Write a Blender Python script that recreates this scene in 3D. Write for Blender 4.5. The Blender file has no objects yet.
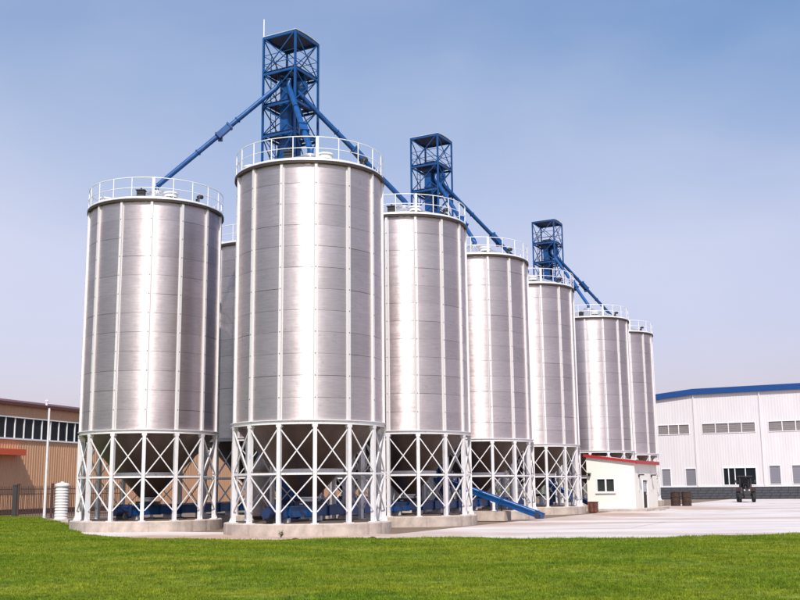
import bpy, math, random
import numpy as np
from mathutils import Vector, Matrix
rnd = random.Random(7)
S = bpy.context.scene
C = S.collection
PI = math.pi
R_ = math.radians

# ------------------------------------------------------------------ camera
cam_d = bpy.data.cameras.new('camera')
cam = bpy.data.objects.new('camera', cam_d); C.objects.link(cam)
cam_d.sensor_width = 36.0
cam_d.lens = 1045.37 / 800.0 * 36.0
cam_d.clip_start = 0.1; cam_d.clip_end = 6000
cam.matrix_world = (Matrix.Translation((0, 0, 1.7)) @ Matrix.Rotation(R_(90 + 10.12), 4, 'X')
                    @ Matrix.Rotation(R_(-0.583), 4, 'Z'))
S.camera = cam

# ------------------------------------------------------------------ sky + sun
SUN_EL, SUN_AZ = 50.0, 179.0          # azimuth clockwise from +Y: straight behind the camera
W = bpy.data.worlds.new('World'); S.world = W; W.use_nodes = True
nt = W.node_tree; nt.nodes.clear()
sky = nt.nodes.new('ShaderNodeTexSky'); sky.sky_type = 'NISHITA'; sky.sun_disc = False
sky.sun_elevation = R_(SUN_EL); sky.sun_rotation = R_(SUN_AZ)
sky.air_density = 1.0; sky.dust_density = 2.0; sky.ozone_density = 1.6; sky.altitude = 50
bg = nt.nodes.new('ShaderNodeBackground'); bg.inputs['Strength'].default_value = 0.125
wo = nt.nodes.new('ShaderNodeOutputWorld')
# thin high haze cloud over the sky + the lavender cast of the air near the horizon (same all the way round)
tc = nt.nodes.new('ShaderNodeTexCoord')
sep = nt.nodes.new('ShaderNodeSeparateXYZ'); nt.links.new(tc.outputs['Generated'], sep.inputs[0])
ramp = nt.nodes.new('ShaderNodeValToRGB')
cr = ramp.color_ramp
cr.elements[0].position = 0.0; cr.elements[0].color = (1.12, 0.75, 0.88, 1)
cr.elements[1].position = 0.55; cr.elements[1].color = (0.64, 1.02, 1.34, 1)
for p, c in ((0.10, (1.28, 0.95, 1.02, 1)), (0.22, (1.54, 1.18, 1.15, 1)), (0.36, (1.08, 1.14, 1.22, 1))):
    e = cr.elements.new(p); e.color = c
nt.links.new(sep.outputs['Z'], ramp.inputs['Fac'])
mul = nt.nodes.new('ShaderNodeMix'); mul.data_type = 'RGBA'; mul.blend_type = 'MULTIPLY'
mul.inputs['Factor'].default_value = 1.0
nt.links.new(sky.outputs[0], mul.inputs[6]); nt.links.new(ramp.outputs[0], mul.inputs[7])
mp = nt.nodes.new('ShaderNodeMapping'); mp.inputs['Scale'].default_value = (1.5, 1.5, 3.0)
mp.inputs['Rotation'].default_value = (0.0, 0.35, 0.0)
nt.links.new(tc.outputs['Generated'], mp.inputs[0])
nz = nt.nodes.new('ShaderNodeTexNoise'); nz.inputs['Scale'].default_value = 1.3
nz.inputs['Detail'].default_value = 5; nz.inputs['Roughness'].default_value = 0.45; nz.inputs['Distortion'].default_value = 0.3
nt.links.new(mp.outputs[0], nz.inputs['Vector'])
cr2 = nt.nodes.new('ShaderNodeValToRGB'); cr2.color_ramp.elements[0].position = 0.32; cr2.color_ramp.elements[1].position = 0.80
cr2.color_ramp.elements[1].color = (0.55, 0.55, 0.55, 1)
nt.links.new(nz.outputs['Fac'], cr2.inputs[0])
cl = nt.nodes.new('ShaderNodeMix'); cl.data_type = 'RGBA'
cl.inputs[7].default_value = (6.0, 6.0, 6.8, 1)
nt.links.new(cr2.outputs[0], cl.inputs['Factor']); nt.links.new(mul.outputs[2], cl.inputs[6])
nt.links.new(cl.outputs[2], bg.inputs['Color']); nt.links.new(bg.outputs[0], wo.inputs['Surface'])

sl = bpy.data.lights.new('sun', 'SUN'); sl.energy = 4.8; sl.angle = R_(0.53); sl.color = (1.0, 0.93, 0.85)
so = bpy.data.objects.new('sun', sl); C.objects.link(so)
sd = Vector((math.sin(R_(SUN_AZ)) * math.cos(R_(SUN_EL)), math.cos(R_(SUN_AZ)) * math.cos(R_(SUN_EL)), math.sin(R_(SUN_EL))))
so.rotation_euler = sd.to_track_quat('Z', 'Y').to_euler(); so.location = (0, -10, 40)

vs = S.view_settings
vs.view_transform = 'Standard'; vs.look = 'None'; vs.gamma = 1.0; vs.exposure = 0.15; vs.use_curve_mapping = False

# ------------------------------------------------------------------ materials
def mat(name, col, rough=0.6, metal=0.0, noise=0.0, nscale=4.0, col2=None, bump=0.0, bscale=30.0, stretch=(1, 1, 1),
        rand=0.0, aniso=0.0, spec=None, detail=6.0, dirt=None):
    m = bpy.data.materials.new(name); m.use_nodes = True
    n = m.node_tree.nodes; l = m.node_tree.links
    b = n['Principled BSDF']
    b.inputs['Roughness'].default_value = rough; b.inputs['Metallic'].default_value = metal
    if spec is not None: b.inputs['Specular IOR Level'].default_value = spec
    b.inputs['Base Color'].default_value = (*col, 1)
    t = n.new('ShaderNodeTexCoord'); mp = n.new('ShaderNodeMapping'); mp.inputs['Scale'].default_value = stretch
    co = t.outputs['Object']
    if rand > 0:                              # every copy wears its own dirt
        oi = n.new('ShaderNodeObjectInfo'); sc = n.new('ShaderNodeVectorMath'); sc.operation = 'MULTIPLY_ADD'
        l.new(oi.outputs['Random'], sc.inputs[0]); sc.inputs[1].default_value = (37.0, 61.0, 23.0); l.new(co, sc.inputs[2]); co = sc.outputs[0]
    l.new(co, mp.inputs[0])
    out = None
    if noise > 0 or col2:
        z = n.new('ShaderNodeTexNoise'); z.inputs['Scale'].default_value = nscale; z.inputs['Detail'].default_value = detail
        z.inputs['Roughness'].default_value = 0.6
        l.new(mp.outputs[0], z.inputs['Vector'])
        r = n.new('ShaderNodeValToRGB'); r.color_ramp.elements[0].position = 0.32; r.color_ramp.elements[1].position = 0.68
        c2 = col2 or tuple(c * (1 - noise) for c in col)
        r.color_ramp.elements[0].color = (*c2, 1); r.color_ramp.elements[1].color = (*col, 1)
        l.new(z.outputs['Fac'], r.inputs[0]); out = r.outputs[0]
    if dirt:
        z2 = n.new('ShaderNodeTexNoise'); z2.inputs['Scale'].default_value = dirt[1]; z2.inputs['Detail'].default_value = 8
        z2.inputs['Roughness'].default_value = 0.7
        mp2 = n.new('ShaderNodeMapping'); mp2.inputs['Scale'].default_value = dirt[3] if len(dirt) > 3 else (1, 1, 1)
        l.new(co, mp2.inputs[0]); l.new(mp2.outputs[0], z2.inputs['Vector'])
        r2 = n.new('ShaderNodeValToRGB'); r2.color_ramp.elements[0].position = dirt[2]; r2.color_ramp.elements[1].position = min(1, dirt[2] + 0.2)
        l.new(z2.outputs['Fac'], r2.inputs[0])
        mx = n.new('ShaderNodeMix'); mx.data_type = 'RGBA'; mx.inputs[7].default_value = (*dirt[0], 1)
        if out: l.new(out, mx.inputs[6])
        else: mx.inputs[6].default_value = (*col, 1)
        l.new(r2.outputs[0], mx.inputs['Factor']); out = mx.outputs[2]
    if rand > 0:
        oi = n.new('ShaderNodeObjectInfo'); mr = n.new('ShaderNodeMapRange')
        mr.inputs['To Min'].default_value = 1 - rand; mr.inputs['To Max'].default_value = 1 + rand * 0.5
        l.new(oi.outputs['Random'], mr.inputs['Value'])
        mx = n.new('ShaderNodeMix'); mx.data_type = 'RGBA'; mx.blend_type = 'MULTIPLY'; mx.inputs['Factor'].default_value = 1
        if out: l.new(out, mx.inputs[6])
        else: mx.inputs[6].default_value = (*col, 1)
        l.new(mr.outputs[0], mx.inputs[7]); out = mx.outputs[2]
    if out: l.new(out, b.inputs['Base Color'])
    if bump > 0:
        z = n.new('ShaderNodeTexNoise'); z.inputs['Scale'].default_value = bscale; z.inputs['Detail'].default_value = 5
        l.new(mp.outputs[0], z.inputs['Vector'])
        bp = n.new('ShaderNodeBump'); bp.inputs['Strength'].default_value = bump; bp.inputs['Distance'].default_value = 0.02
        l.new(z.outputs['Fac'], bp.inputs['Height']); l.new(bp.outputs[0], b.inputs['Normal'])
    if aniso > 0:
        b.inputs['Anisotropic'].default_value = aniso; b.inputs['Anisotropic Rotation'].default_value = 0.25
        ge = n.new('ShaderNodeNewGeometry'); tg = n.new('ShaderNodeVectorMath'); tg.operation = 'CROSS_PRODUCT'
        tg.inputs[0].default_value = (0, 0, 1); l.new(ge.outputs['Normal'], tg.inputs[1])      # brushed round the drum
        l.new(tg.outputs[0], b.inputs['Tangent'])
    return m

def steel_panel():
    m = mat('galvanised_sheet', (0.68, 0.588, 0.585), 0.43, 1.0, rand=0.09, aniso=0.82, noise=0.16, nscale=1.6,
            stretch=(1.2, 1.2, 14.0), dirt=((0.30, 0.25, 0.26), 2.2, 0.60, (1.5, 1.5, 3.5)))
    n = m.node_tree.nodes; l = m.node_tree.links; b = n['Principled BSDF']
    # brushed / weathered roughness streaks running round the sheet
    t = n.new('ShaderNodeTexCoord'); mp = n.new('ShaderNodeMapping'); mp.inputs['Scale'].default_value = (1.0, 1.0, 38.0)
    oi = n.new('ShaderNodeObjectInfo'); va = n.new('ShaderNodeVectorMath'); va.operation = 'ADD'
    va.operation = 'MULTIPLY_ADD'; l.new(oi.outputs['Random'], va.inputs[0]); va.inputs[1].default_value = (41.0, 13.0, 29.0); l.new(t.outputs['Object'], va.inputs[2]); l.new(va.outputs[0], mp.inputs[0])
    z = n.new('ShaderNodeTexNoise'); z.inputs['Scale'].default_value = 0.9; z.inputs['Detail'].default_value = 6
    l.new(mp.outputs[0], z.inputs['Vector'])
    mr = n.new('ShaderNodeMapRange'); mr.inputs['From Min'].default_value = 0.3; mr.inputs['From Max'].default_value = 0.7
    mr.inputs['To Min'].default_value = 0.34; mr.inputs['To Max'].default_value = 0.52
    l.new(z.outputs['Fac'], mr.inputs['Value'])
    # weathered zinc: a broad dull lobe under a tighter brushed one
    l.new(mr.outputs[0], b.inputs['Roughness'])
    # oil-canning of the thin sheets and rain streaks
    zb = n.new('ShaderNodeTexNoise'); zb.inputs['Scale'].default_value = 1.7; zb.inputs['Detail'].default_value = 2
    l.new(va.outputs[0], zb.inputs['Vector'])
    bp = n.new('ShaderNodeBump'); bp.inputs['Strength'].default_value = 0.35; bp.inputs['Distance'].default_value = 0.03
    l.new(zb.outputs['Fac'], bp.inputs['Height']); l.new(bp.outputs[0], b.inputs['Normal'])
    gl = n.new('ShaderNodeBsdfAnisotropic'); gl.inputs['Anisotropy'].default_value = 0.0; gl.inputs['Roughness'].default_value = 0.56
    src = b.inputs['Base Color'].links[0].from_socket; l.new(src, gl.inputs['Color'])
    ms = n.new('ShaderNodeMixShader'); ms.inputs[0].default_value = 0.30
    l.new(b.outputs[0], ms.inputs[1]); l.new(gl.outputs[0], ms.inputs[2]); l.new(ms.outputs[0], n['Material Output'].inputs['Surface'])
    return m

M = {}
M['sheet'] = steel_panel()
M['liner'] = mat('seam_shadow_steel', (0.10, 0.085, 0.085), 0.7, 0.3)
M['rib'] = mat('galvanised_rib', (0.68, 0.65, 0.65), 0.5, 0.25, rand=0.05, dirt=((0.40, 0.33, 0.30), 3.0, 0.60, (6, 6, 1)))
M['white'] = mat('white_paint', (0.66, 0.64, 0.65), 0.45, 0.0, rand=0.05, dirt=((0.42, 0.30, 0.24), 4.0, 0.55, (3, 3, 0.8)))
M['rail'] = mat('rail_paint', (0.78, 0.77, 0.78), 0.4, 0.1)
M['hopper'] = mat('hopper_steel', (0.135, 0.098, 0.085), 0.42, 0.7, noise=0.35, nscale=1.4, stretch=(1, 1, 0.5))  # base colour darkened to deepen the shade below the silos
M['roofsteel'] = mat('roof_steel', (0.62, 0.61, 0.62), 0.45, 0.6, noise=0.25, nscale=3)
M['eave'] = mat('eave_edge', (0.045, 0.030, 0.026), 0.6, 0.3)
M['conc'] = mat('plinth_concrete', (0.52, 0.43, 0.37), 0.9, noise=0.35, nscale=2.2, bump=0.35, bscale=25,
                dirt=((0.22, 0.15, 0.11), 1.6, 0.56, (1.0, 1.0, 0.25)))
M['blue'] = mat('blue_paint', (0.002, 0.070, 0.255), 0.42, 0.0, noise=0.35, nscale=2.5, rand=0.15, dirt=((0.02, 0.10, 0.25), 1.8, 0.55, (2, 2, 0.6)))
M['bluedk'] = mat('blue_paint_dark', (0.006, 0.022, 0.085), 0.6, 0.0, noise=0.3, nscale=3)  # darker blue; on decks and canopy underside it stands for shade
M['galv'] = mat('galvanised_fitting', (0.60, 0.60, 0.62), 0.45, 0.5)
M['dark'] = mat('dark_fitting', (0.03, 0.027, 0.028), 0.6)
M['rubber'] = mat('rubber', (0.02, 0.02, 0.02), 0.85)
M['glass'] = mat('dark_glass', (0.012, 0.016, 0.020), 0.15, 0.0, spec=0.12)
M['clear'] = mat('window_glass', (0.03, 0.035, 0.03), 0.05, 0.0, spec=0.5)
M['roof_tin'] = mat('canopy_tin', (0.62, 0.62, 0.64), 0.5, 0.3)

# ------------------------------------------------------------------ mesh helpers
class MB:
    def __init__(s): s.v = []; s.f = []; s.sm = []
    def add(s, vs, fs, smooth=False):
        o = len(s.v); s.v += [tuple(v) for v in vs]
        for f in fs: s.f.append(tuple(i + o for i in f)); s.sm.append(smooth)
        return s
    def box(s, x0, y0, z0, x1, y1, z1):
        v = [(x0, y0, z0), (x1, y0, z0), (x1, y1, z0), (x0, y1, z0), (x0, y0, z1), (x1, y0, z1), (x1, y1, z1), (x0, y1, z1)]
        return s.add(v, [(0, 3, 2, 1), (4, 5, 6, 7), (0, 1, 5, 4), (1, 2, 6, 5), (2, 3, 7, 6), (3, 0, 4, 7)])
    def bar(s, p, q, w, h, up=(0, 0, 1)):
        p = Vector(p); q = Vector(q); d = (q - p).normalized(); u = Vector(up)
        if abs(d.dot(u)) > 0.98: u = Vector((1, 0, 0))
        a = d.cross(u).normalized(); b = a.cross(d).normalized()
        v = [c + a * (w / 2 * i) + b * (h / 2 * j) for c in (p, q) for i, j in ((-1, -1), (1, -1), (1, 1), (-1, 1))]
        return s.add(v, [(0, 1, 2, 3), (7, 6, 5, 4), (0, 4, 5, 1), (1, 5, 6, 2), (2, 6, 7, 3), (3, 7, 4, 0)])
    def tube(s, pts, r, n=10, caps=True, closed=False):
        pts = [Vector(p) for p in pts]; k = len(pts); rings = []
        for i, p in enumerate(pts):
            if closed: t = (pts[(i + 1) % k] - pts[i - 1]).normalized()
            else: t = (pts[min(i + 1, k - 1)] - pts[max(i - 1, 0)]).normalized()
            u = Vector((0, 0, 1)) if abs(t.z) < 0.95 else Vector((1, 0, 0))
            a = t.cross(u).normalized(); b = a.cross(t).normalized()
            rings.append([p + a * (r * math.cos(2 * PI * j / n)) + b * (r * math.sin(2 * PI * j / n)) for j in range(n)])
        vs = [v for rg in rings for v in rg]; fs = []
        for i in range(k if closed else k - 1):
            i2 = (i + 1) % k
            for j in range(n):
                j2 = (j + 1) % n; fs.append((i * n + j, i * n + j2, i2 * n + j2, i2 * n + j))
        s.add(vs, fs, True)
        if caps and not closed:
            s.add(rings[0], [tuple(range(n))]); s.add(rings[-1], [tuple(reversed(range(n)))])
        return s
    def lathe(s, prof, n=32, c=(0, 0, 0), smooth=True, cap0=False, cap1=False, a0=0.0):
        """each profile segment gets its own rings, so profile corners stay crisp"""
        def ring(r, z): return [(c[0] + r * math.cos(a0 + 2 * PI * j / n), c[1] + r * math.sin(a0 + 2 * PI * j / n), c[2] + z) for j in range(n)]
        for (r0, z0), (r1, z1) in zip(prof[:-1], prof[1:]):
            s.add(ring(r0, z0) + ring(r1, z1), [(j, (j + 1) % n, n + (j + 1) % n, n + j) for j in range(n)], smooth)
        if cap0: s.add(ring(*prof[0]), [tuple(reversed(range(n)))])
        if cap1: s.add(ring(*prof[-1]), [tuple(range(n))])
        return s
    def mesh(s, name, m):
        me = bpy.data.meshes.new(name); me.from_pydata(s.v, [], s.f)
        me.polygons.foreach_set('use_smooth', s.sm); me.update()
        if m is not None: me.materials.append(m)
        return me

def link(name, me, parent=None, loc=(0, 0, 0), rot=(0, 0, 0)):
    o = bpy.data.objects.new(name, me); C.objects.link(o)
    o.location = loc; o.rotation_euler = rot
    if parent is not None: o.parent = parent
    return o
def put(name, mb, m, parent=None, loc=(0, 0, 0), rot=(0, 0, 0)): return link(name, mb.mesh(name, m), parent, loc, rot)
def tag(o, label=None, cat=None, group=None, kind=None):
    if label: o['label'] = label
    if cat: o['category'] = cat
    if group: o['group'] = group
    if kind: o['kind'] = kind
    return o
def empty(name, loc, rz=0.0, label=None, cat=None, group=None):
    o = bpy.data.objects.new(name, None); C.objects.link(o); o.location = loc; o.rotation_euler = (0, 0, rz)
    o.empty_display_size = 0.3
    return tag(o, label, cat, group)
def copy_tree(o, parent=None):
    c = o.copy(); C.objects.link(c); c.parent = parent
    for ch in list(o.children): copy_tree(ch, c)
    return c

# ------------------------------------------------------------------ ground
def sheet(name, pts, z, m, kind='structure'):
    o = link(name, MB().add([(x, y, z) for x, y in pts], [tuple(range(len(pts)))]).mesh(name, m))
    return tag(o, kind=kind)

M['earth'] = mat('earth', (0.16, 0.15, 0.07), 0.95, noise=0.4, nscale=0.05)
sheet('ground', [(-2500, -400), (2500, -400), (2500, 4000), (-2500, 4000)], -0.06, M['earth'])

def yard_material():
    m = bpy.data.materials.new('yard_concrete'); m.use_nodes = True
    n = m.node_tree.nodes; l = m.node_tree.links; b = n['Principled BSDF']; b.inputs['Roughness'].default_value = 0.85
    t = n.new('ShaderNodeTexCoord')
    def noise(scale, stretch, lo, hi, detail=7, rough=0.6):
        mp = n.new('ShaderNodeMapping'); mp.inputs['Scale'].default_value = stretch; l.new(t.outputs['Object'], mp.inputs[0])
        mp.inputs['Rotation'].default_value = (0, 0, R_(8))
        z = n.new('ShaderNodeTexNoise'); z.inputs['Scale'].default_value = scale; z.inputs['Detail'].default_value = detail
        z.inputs['Roughness'].default_value = rough
        l.new(mp.outputs[0], z.inputs['Vector'])
        r = n.new('ShaderNodeMapRange'); r.inputs['From Min'].default_value = lo; r.inputs['From Max'].default_value = hi
        l.new(z.outputs['Fac'], r.inputs['Value']); return r.outputs[0]
    def mix(fac, a, c, amount=1.0):
        x = n.new('ShaderNodeMix'); x.data_type = 'RGBA'
        if amount != 1.0:
            k = n.new('ShaderNodeMath'); k.operation = 'MULTIPLY'; k.inputs[1].default_value = amount; l.new(fac, k.inputs[0]); fac = k.outputs[0]
        l.new(fac, x.inputs['Factor'])
        if isinstance(a, tuple): x.inputs[6].default_value = (*a, 1)
        else: l.new(a, x.inputs[6])
        x.inputs[7].default_value = (*c, 1); return x.outputs[2]
    c = mix(noise(0.35, (0.6, 1.0, 1), 0.35, 0.65), (0.60, 0.54, 0.52), (0.50, 0.45, 0.44))
    c = mix(noise(0.16, (0.35, 1.6, 1), 0.48, 0.64), c, (0.38, 0.29, 0.26), 0.85)      # tyre-dirt bands
    c = mix(noise(0.5, (0.3, 2.2, 1), 0.56, 0.70), c, (0.32, 0.23, 0.20), 0.7)
    c = mix(noise(9.0, (1, 1, 1), 0.5, 0.8), c, (0.42, 0.36, 0.33), 0.35)
    # reddish-brown spilt soil round the hut and the conveyor foot: a few soft spots with ragged edges
    for (sx, sy, rx, ry, am) in ((8.5, 56.5, 3.2, 3.6, 0.55), (12.5, 61.5, 2.6, 5.0, 0.8), (4.0, 47.5, 4.5, 2.5, 0.45), (20.5, 76, 3.0, 8.0, 0.6), (-7, 37.6, 10, 3.0, 0.75)):
        mp = n.new('ShaderNodeMapping'); mp.vector_type = 'TEXTURE'
        mp.inputs['Location'].default_value = (sx, sy, 0); mp.inputs['Scale'].default_value = (rx, ry, 1)
        l.new(t.outputs['Object'], mp.inputs[0])
        g = n.new('ShaderNodeVectorMath'); g.operation = 'LENGTH'; l.new(mp.outputs[0], g.inputs[0])
        nn = noise(0.8, (1, 1.6, 1), 0.25, 0.75)
        ad = n.new('ShaderNodeMath'); ad.operation = 'ADD'; l.new(g.outputs['Value'], ad.inputs[0]); l.new(nn, ad.inputs[1])
        r = n.new('ShaderNodeMapRange'); r.inputs['From Min'].default_value = 1.75; r.inputs['From Max'].default_value = 0.95
        l.new(ad.outputs[0], r.inputs['Value'])
        c = mix(r.outputs[0], c, (0.34, 0.21, 0.14), am)
    l.new(c, b.inputs['Base Color'])
    bp = n.new('ShaderNodeBump'); bp.inputs['Strength'].default_value = 0.25; bp.inputs['Distance'].default_value = 0.02
    l.new(noise(14, (1, 1, 1), 0, 1), bp.inputs['Height']); l.new(bp.outputs[0], b.inputs['Normal'])
    return m
# yard slabs: 6 m bays with sunk joints, laid square to the silo rows
YM = yard_material()
M['joint'] = mat('darkened_soil', (0.20, 0.135, 0.095), 0.95, noise=0.4, nscale=0.8, bump=0.4, bscale=9)  # fills the joints; kept dark so the ground under the silos reads as shaded
ROW = Vector((0.4245, 0.9054, 0)); CRS = Vector((0.9054, -0.4245, 0))
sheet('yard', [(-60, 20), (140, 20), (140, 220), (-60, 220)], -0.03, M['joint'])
yard = bpy.data.objects['yard']
O0 = Vector((-3.617, 41.04, 0)) + CRS * 3.9 - ROW * 0.4      # slabs start in front of and beside the silo rows; soil darkened under them to deepen the shade
for i in range(-3, 12):
    for j in range(-4, 9):
        if j < 0 and i >= 0: continue
        a0, a1, b0, b1 = i * 7.0 + 0.012, i * 7.0 + 6.988, j * 7.0 + 0.012, j * 7.0 + 6.988
        pts = [O0 + ROW * a + CRS * b for a, b in ((a0, b0), (a1, b0), (a1, b1), (a0, b1))]
        cx = sum(p.x for p in pts) / 4; cy = sum(p.y for p in pts) / 4
        if cy < 25 or abs(cx) > 0.55 * cy + 8: continue
        zt = rnd.uniform(-0.004, 0.004)
        mb = MB().add([(p.x, p.y, zt) for p in pts] + [(p.x, p.y, -0.028) for p in pts],
                      [(0, 3, 2, 1), (0, 1, 5, 4), (1, 2, 6, 5), (2, 3, 7, 6), (3, 0, 4, 7)])
        for k, f in enumerate(mb.f): pass
        put('concrete_slab', mb, YM, yard)

# lawn outline follows the kerbless edge of the yard
EDGE = [(-60, 92), (-34, 76), (-26.4, 70.1), (-21.8, 64.2), (-17.4, 54.6), (-14.2, 46.5), (-12.3, 41.0), (-10.6, 38.2), (-9.0, 36.5), (-7.2, 35.6), (-5.0, 35.0),
        (-2.3, 34.6), (0.2, 34.2), (3.2, 33.9), (6.2, 33.7), (9.3, 33.7), (12.6, 34.2), (17, 34.8), (30, 37), (60, 42)]
def edge_y(x):
    xs = [e[0] for e in EDGE]; ys = [e[1] for e in EDGE]
    return np.interp(x, xs, ys)
def lawn_material(name, blade=False):
    m = bpy.data.materials.new(name); m.use_nodes = True
    n = m.node_tree.nodes; l = m.node_tree.links; b = n['Principled BSDF']
    b.inputs['Roughness'].default_value = 0.7; b.inputs['Specular IOR Level'].default_value = 0.25
    t = n.new('ShaderNodeTexCoord')
    def ramp(scale, stretch, cols, lo=0.3, hi=0.7):
        mp = n.new('ShaderNodeMapping'); mp.inputs['Scale'].default_value = stretch; l.new(t.outputs['Object'], mp.inputs[0])
        z = n.new('ShaderNodeTexNoise'); z.inputs['Scale'].default_value = scale; z.inputs['Detail'].default_value = 6
        l.new(mp.outputs[0], z.inputs['Vector'])
        r = n.new('ShaderNodeValToRGB'); r.color_ramp.elements[0].position = lo; r.color_ramp.elements[1].position = hi
        r.color_ramp.elements[0].color = (*cols[0], 1); r.color_ramp.elements[1].color = (*cols[1], 1)
        l.new(z.outputs['Fac'], r.inputs[0]); return r.outputs[0]
    k = 1.0 if blade else 0.7
    a = ramp(0.42, (0.6, 1.3, 1), ((0.128 * k, 0.220 * k, 0.010 * k), (0.240 * k, 0.295 * k, 0.024 * k)), 0.36, 0.64)
    d = ramp(2.6, (1, 1.6, 1), ((0.66, 0.72, 0.6), (1.2, 1.14, 1.05)), 0.34, 0.62)
    d2 = ramp(9.0, (1, 1.3, 1), ((0.68, 0.74, 0.62), (1.2, 1.16, 1.05)), 0.36, 0.6)
    def mulc(p, q):
        x = n.new('ShaderNodeMix'); x.data_type = 'RGBA'; x.blend_type = 'MULTIPLY'; x.inputs['Factor'].default_value = 1
        l.new(p, x.inputs[6]); l.new(q, x.inputs[7]); return x.outputs[2]
    out = mulc(mulc(a, d), d2)
    # straw-coloured thin patches
    st_ = ramp(0.9, (0.7, 1.8, 1), ((0, 0, 0), (0.6, 0.6, 0.6)), 0.60, 0.76)
    x = n.new('ShaderNodeMix'); x.data_type = 'RGBA'; l.new(st_, x.inputs['Factor']); l.new(out, x.inputs[6]); x.inputs[7].default_value = (0.25 * k, 0.23 * k, 0.06 * k, 1)
    out = x.outputs[2]
    if blade:
        at = n.new('ShaderNodeAttribute'); at.attribute_name = 'tone'
        r = n.new('ShaderNodeValToRGB'); r.color_ramp.elements[0].color = (0.65, 0.75, 0.6, 1); r.color_ramp.elements[1].color = (1.45, 1.18, 1.2, 1)
        l.new(at.outputs['Fac'], r.inputs[0])
        y = n.new('ShaderNodeMix'); y.data_type = 'RGBA'; y.blend_type = 'MULTIPLY'; y.inputs['Factor'].default_value = 1
        l.new(out, y.inputs[6]); l.new(r.outputs[0], y.inputs[7]); out = y.outputs[2]
        tr = n.new('ShaderNodeBsdfTranslucent'); l.new(out, tr.inputs['Color'])
        ms = n.new('ShaderNodeMixShader'); ms.inputs[0].default_value = 0.35
        l.new(b.outputs[0], ms.inputs[1]); l.new(tr.outputs[0], ms.inputs[2]); l.new(ms.outputs[0], n['Material Output'].inputs['Surface'])
    l.new(out, b.inputs['Base Color'])
    return m
LM = lawn_material('lawn_soil'); GM = lawn_material('grass_blade', True)
# gently uneven lawn surface
def lawn_z(x, y):
    return 0.075 + 0.03 * np.sin(x * 0.55 + 1.3) * np.sin(y * 0.42) + 0.018 * np.sin(x * 1.7 + y * 0.9)
def build_lawn():
    xs = np.concatenate([np.linspace(-60, -22, 20), np.linspace(-21.5, 22, 88), np.linspace(24, 60, 10)])
    nv = 60; v = []; f = []
    for i, x in enumerate(xs):
        ye = float(edge_y(x))
        for j in range(nv):
            t = j / (nv - 1); y = -20 + (ye + 20) * t
            z = float(lawn_z(x, y)) if j < nv - 1 else 0.006
            v.append((x, y, z))
    for i in range(len(xs) - 1):
        for j in range(nv - 1):
            a = i * nv + j; f.append((a, a + nv, a + nv + 1, a + 1))
    mb = MB(); mb.add(v, f, True)
    tag(put('lawn', mb, LM), kind='structure')
build_lawn()
def build_grass():
    g = np.random.default_rng(5); P = []
    def scatter(x0, x1, y0, y1, dens):
        n = int((x1 - x0) * (y1 - y0) * dens)
        x = g.uniform(x0, x1, n); y = g.uniform(y0, y1, n)
        k = (np.abs(x) < 0.46 * y + 2.5) & (y < edge_y(x) - 0.02 + 0.10 * np.sin(x * 3.1) * np.sin(x * 1.3 + 1))
        return x[k], y[k]
    for y0, y1, dens in ((12.5, 18, 2100), (18, 24, 1500), (24, 30, 1050), (30, 37, 850)):
        P.append(scatter(-0.46 * y1 - 2.5, 0.46 * y1 + 2.5, y0, y1, dens))
    P.append(scatter(-38, -9, 37, 72, 420))
    xe = g.uniform(-30, 20, 26000); ye = edge_y(xe) + g.normal(0, 0.09, xe.size) * (1 + 1.2 * (np.sin(xe * 2.3) * np.sin(xe * 0.9 + 2) > 0.3)); P.append((xe, ye))
    x = np.concatenate([p[0] for p in P]); y = np.concatenate([p[1] for p in P]); n = x.size
    z = np.where(y > edge_y(x) - 0.3, 0.0, lawn_z(x, y) - 0.006)
    far = np.clip((y - 14) / 30, 0, 1.6)
    # clumpy height so the sward reads as tufts
    cl = 0.5 + 0.5 * np.sin(x * 4.3 + 2 * np.sin(y * 2.1)) * np.sin(y * 5.1 + 2 * np.sin(x * 1.7))
    h = g.uniform(0.018, 0.046, n) * (0.65 + 0.7 * cl) * (1 + 0.2 * far)
    tall = g.random(n) < np.where(y > edge_y(x) - 0.35, 0.10, 0.014); h = np.where(tall, h * 2.1, h)
    w = g.uniform(0.0045, 0.009, n) * (1 + 1.1 * far)
    a = g.uniform(0, 2 * PI, n); lean = g.uniform(0.1, 0.9, n) * h; la = g.uniform(0, 2 * PI, n)
    dx, dy = np.cos(a) * w, np.sin(a) * w
    V = np.empty((n, 3, 3)); V[:, 0] = np.stack([x - dx, y - dy, z], -1); V[:, 1] = np.stack([x + dx, y + dy, z], -1)
    V[:, 2] = np.stack([x + np.cos(la) * lean, y + np.sin(la) * lean, z + h], -1)
    me = bpy.data.meshes.new('grass'); me.vertices.add(3 * n); me.vertices.foreach_set('co', V.ravel())
    me.loops.add(3 * n); me.loops.foreach_set('vertex_index', np.arange(3 * n, dtype=np.int32))
    me.polygons.add(n); me.polygons.foreach_set('loop_start', np.arange(0, 3 * n, 3, dtype=np.int32))
    me.update(calc_edges=True)
    at = me.attributes.new('tone', 'FLOAT', 'FACE'); at.data.foreach_set('value', g.beta(2, 2.5, n).astype(np.float32))
    me.materials.append(GM)
    o = link('grass', me); tag(o, 'short mown green grass covering the foreground lawn', 'grass', kind='stuff')
build_grass()

# ------------------------------------------------------------------ grain silos
NB = 14; DL = 2 * PI / NB
RS = 2.905; ZB = 4.13; ZT = 13.86; NR = 12; PH = (ZT - ZB) / NR
ROT0 = R_(-90 + 9.5)                      # one rib faces almost straight at the camera
BASE_H = 0.42

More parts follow.
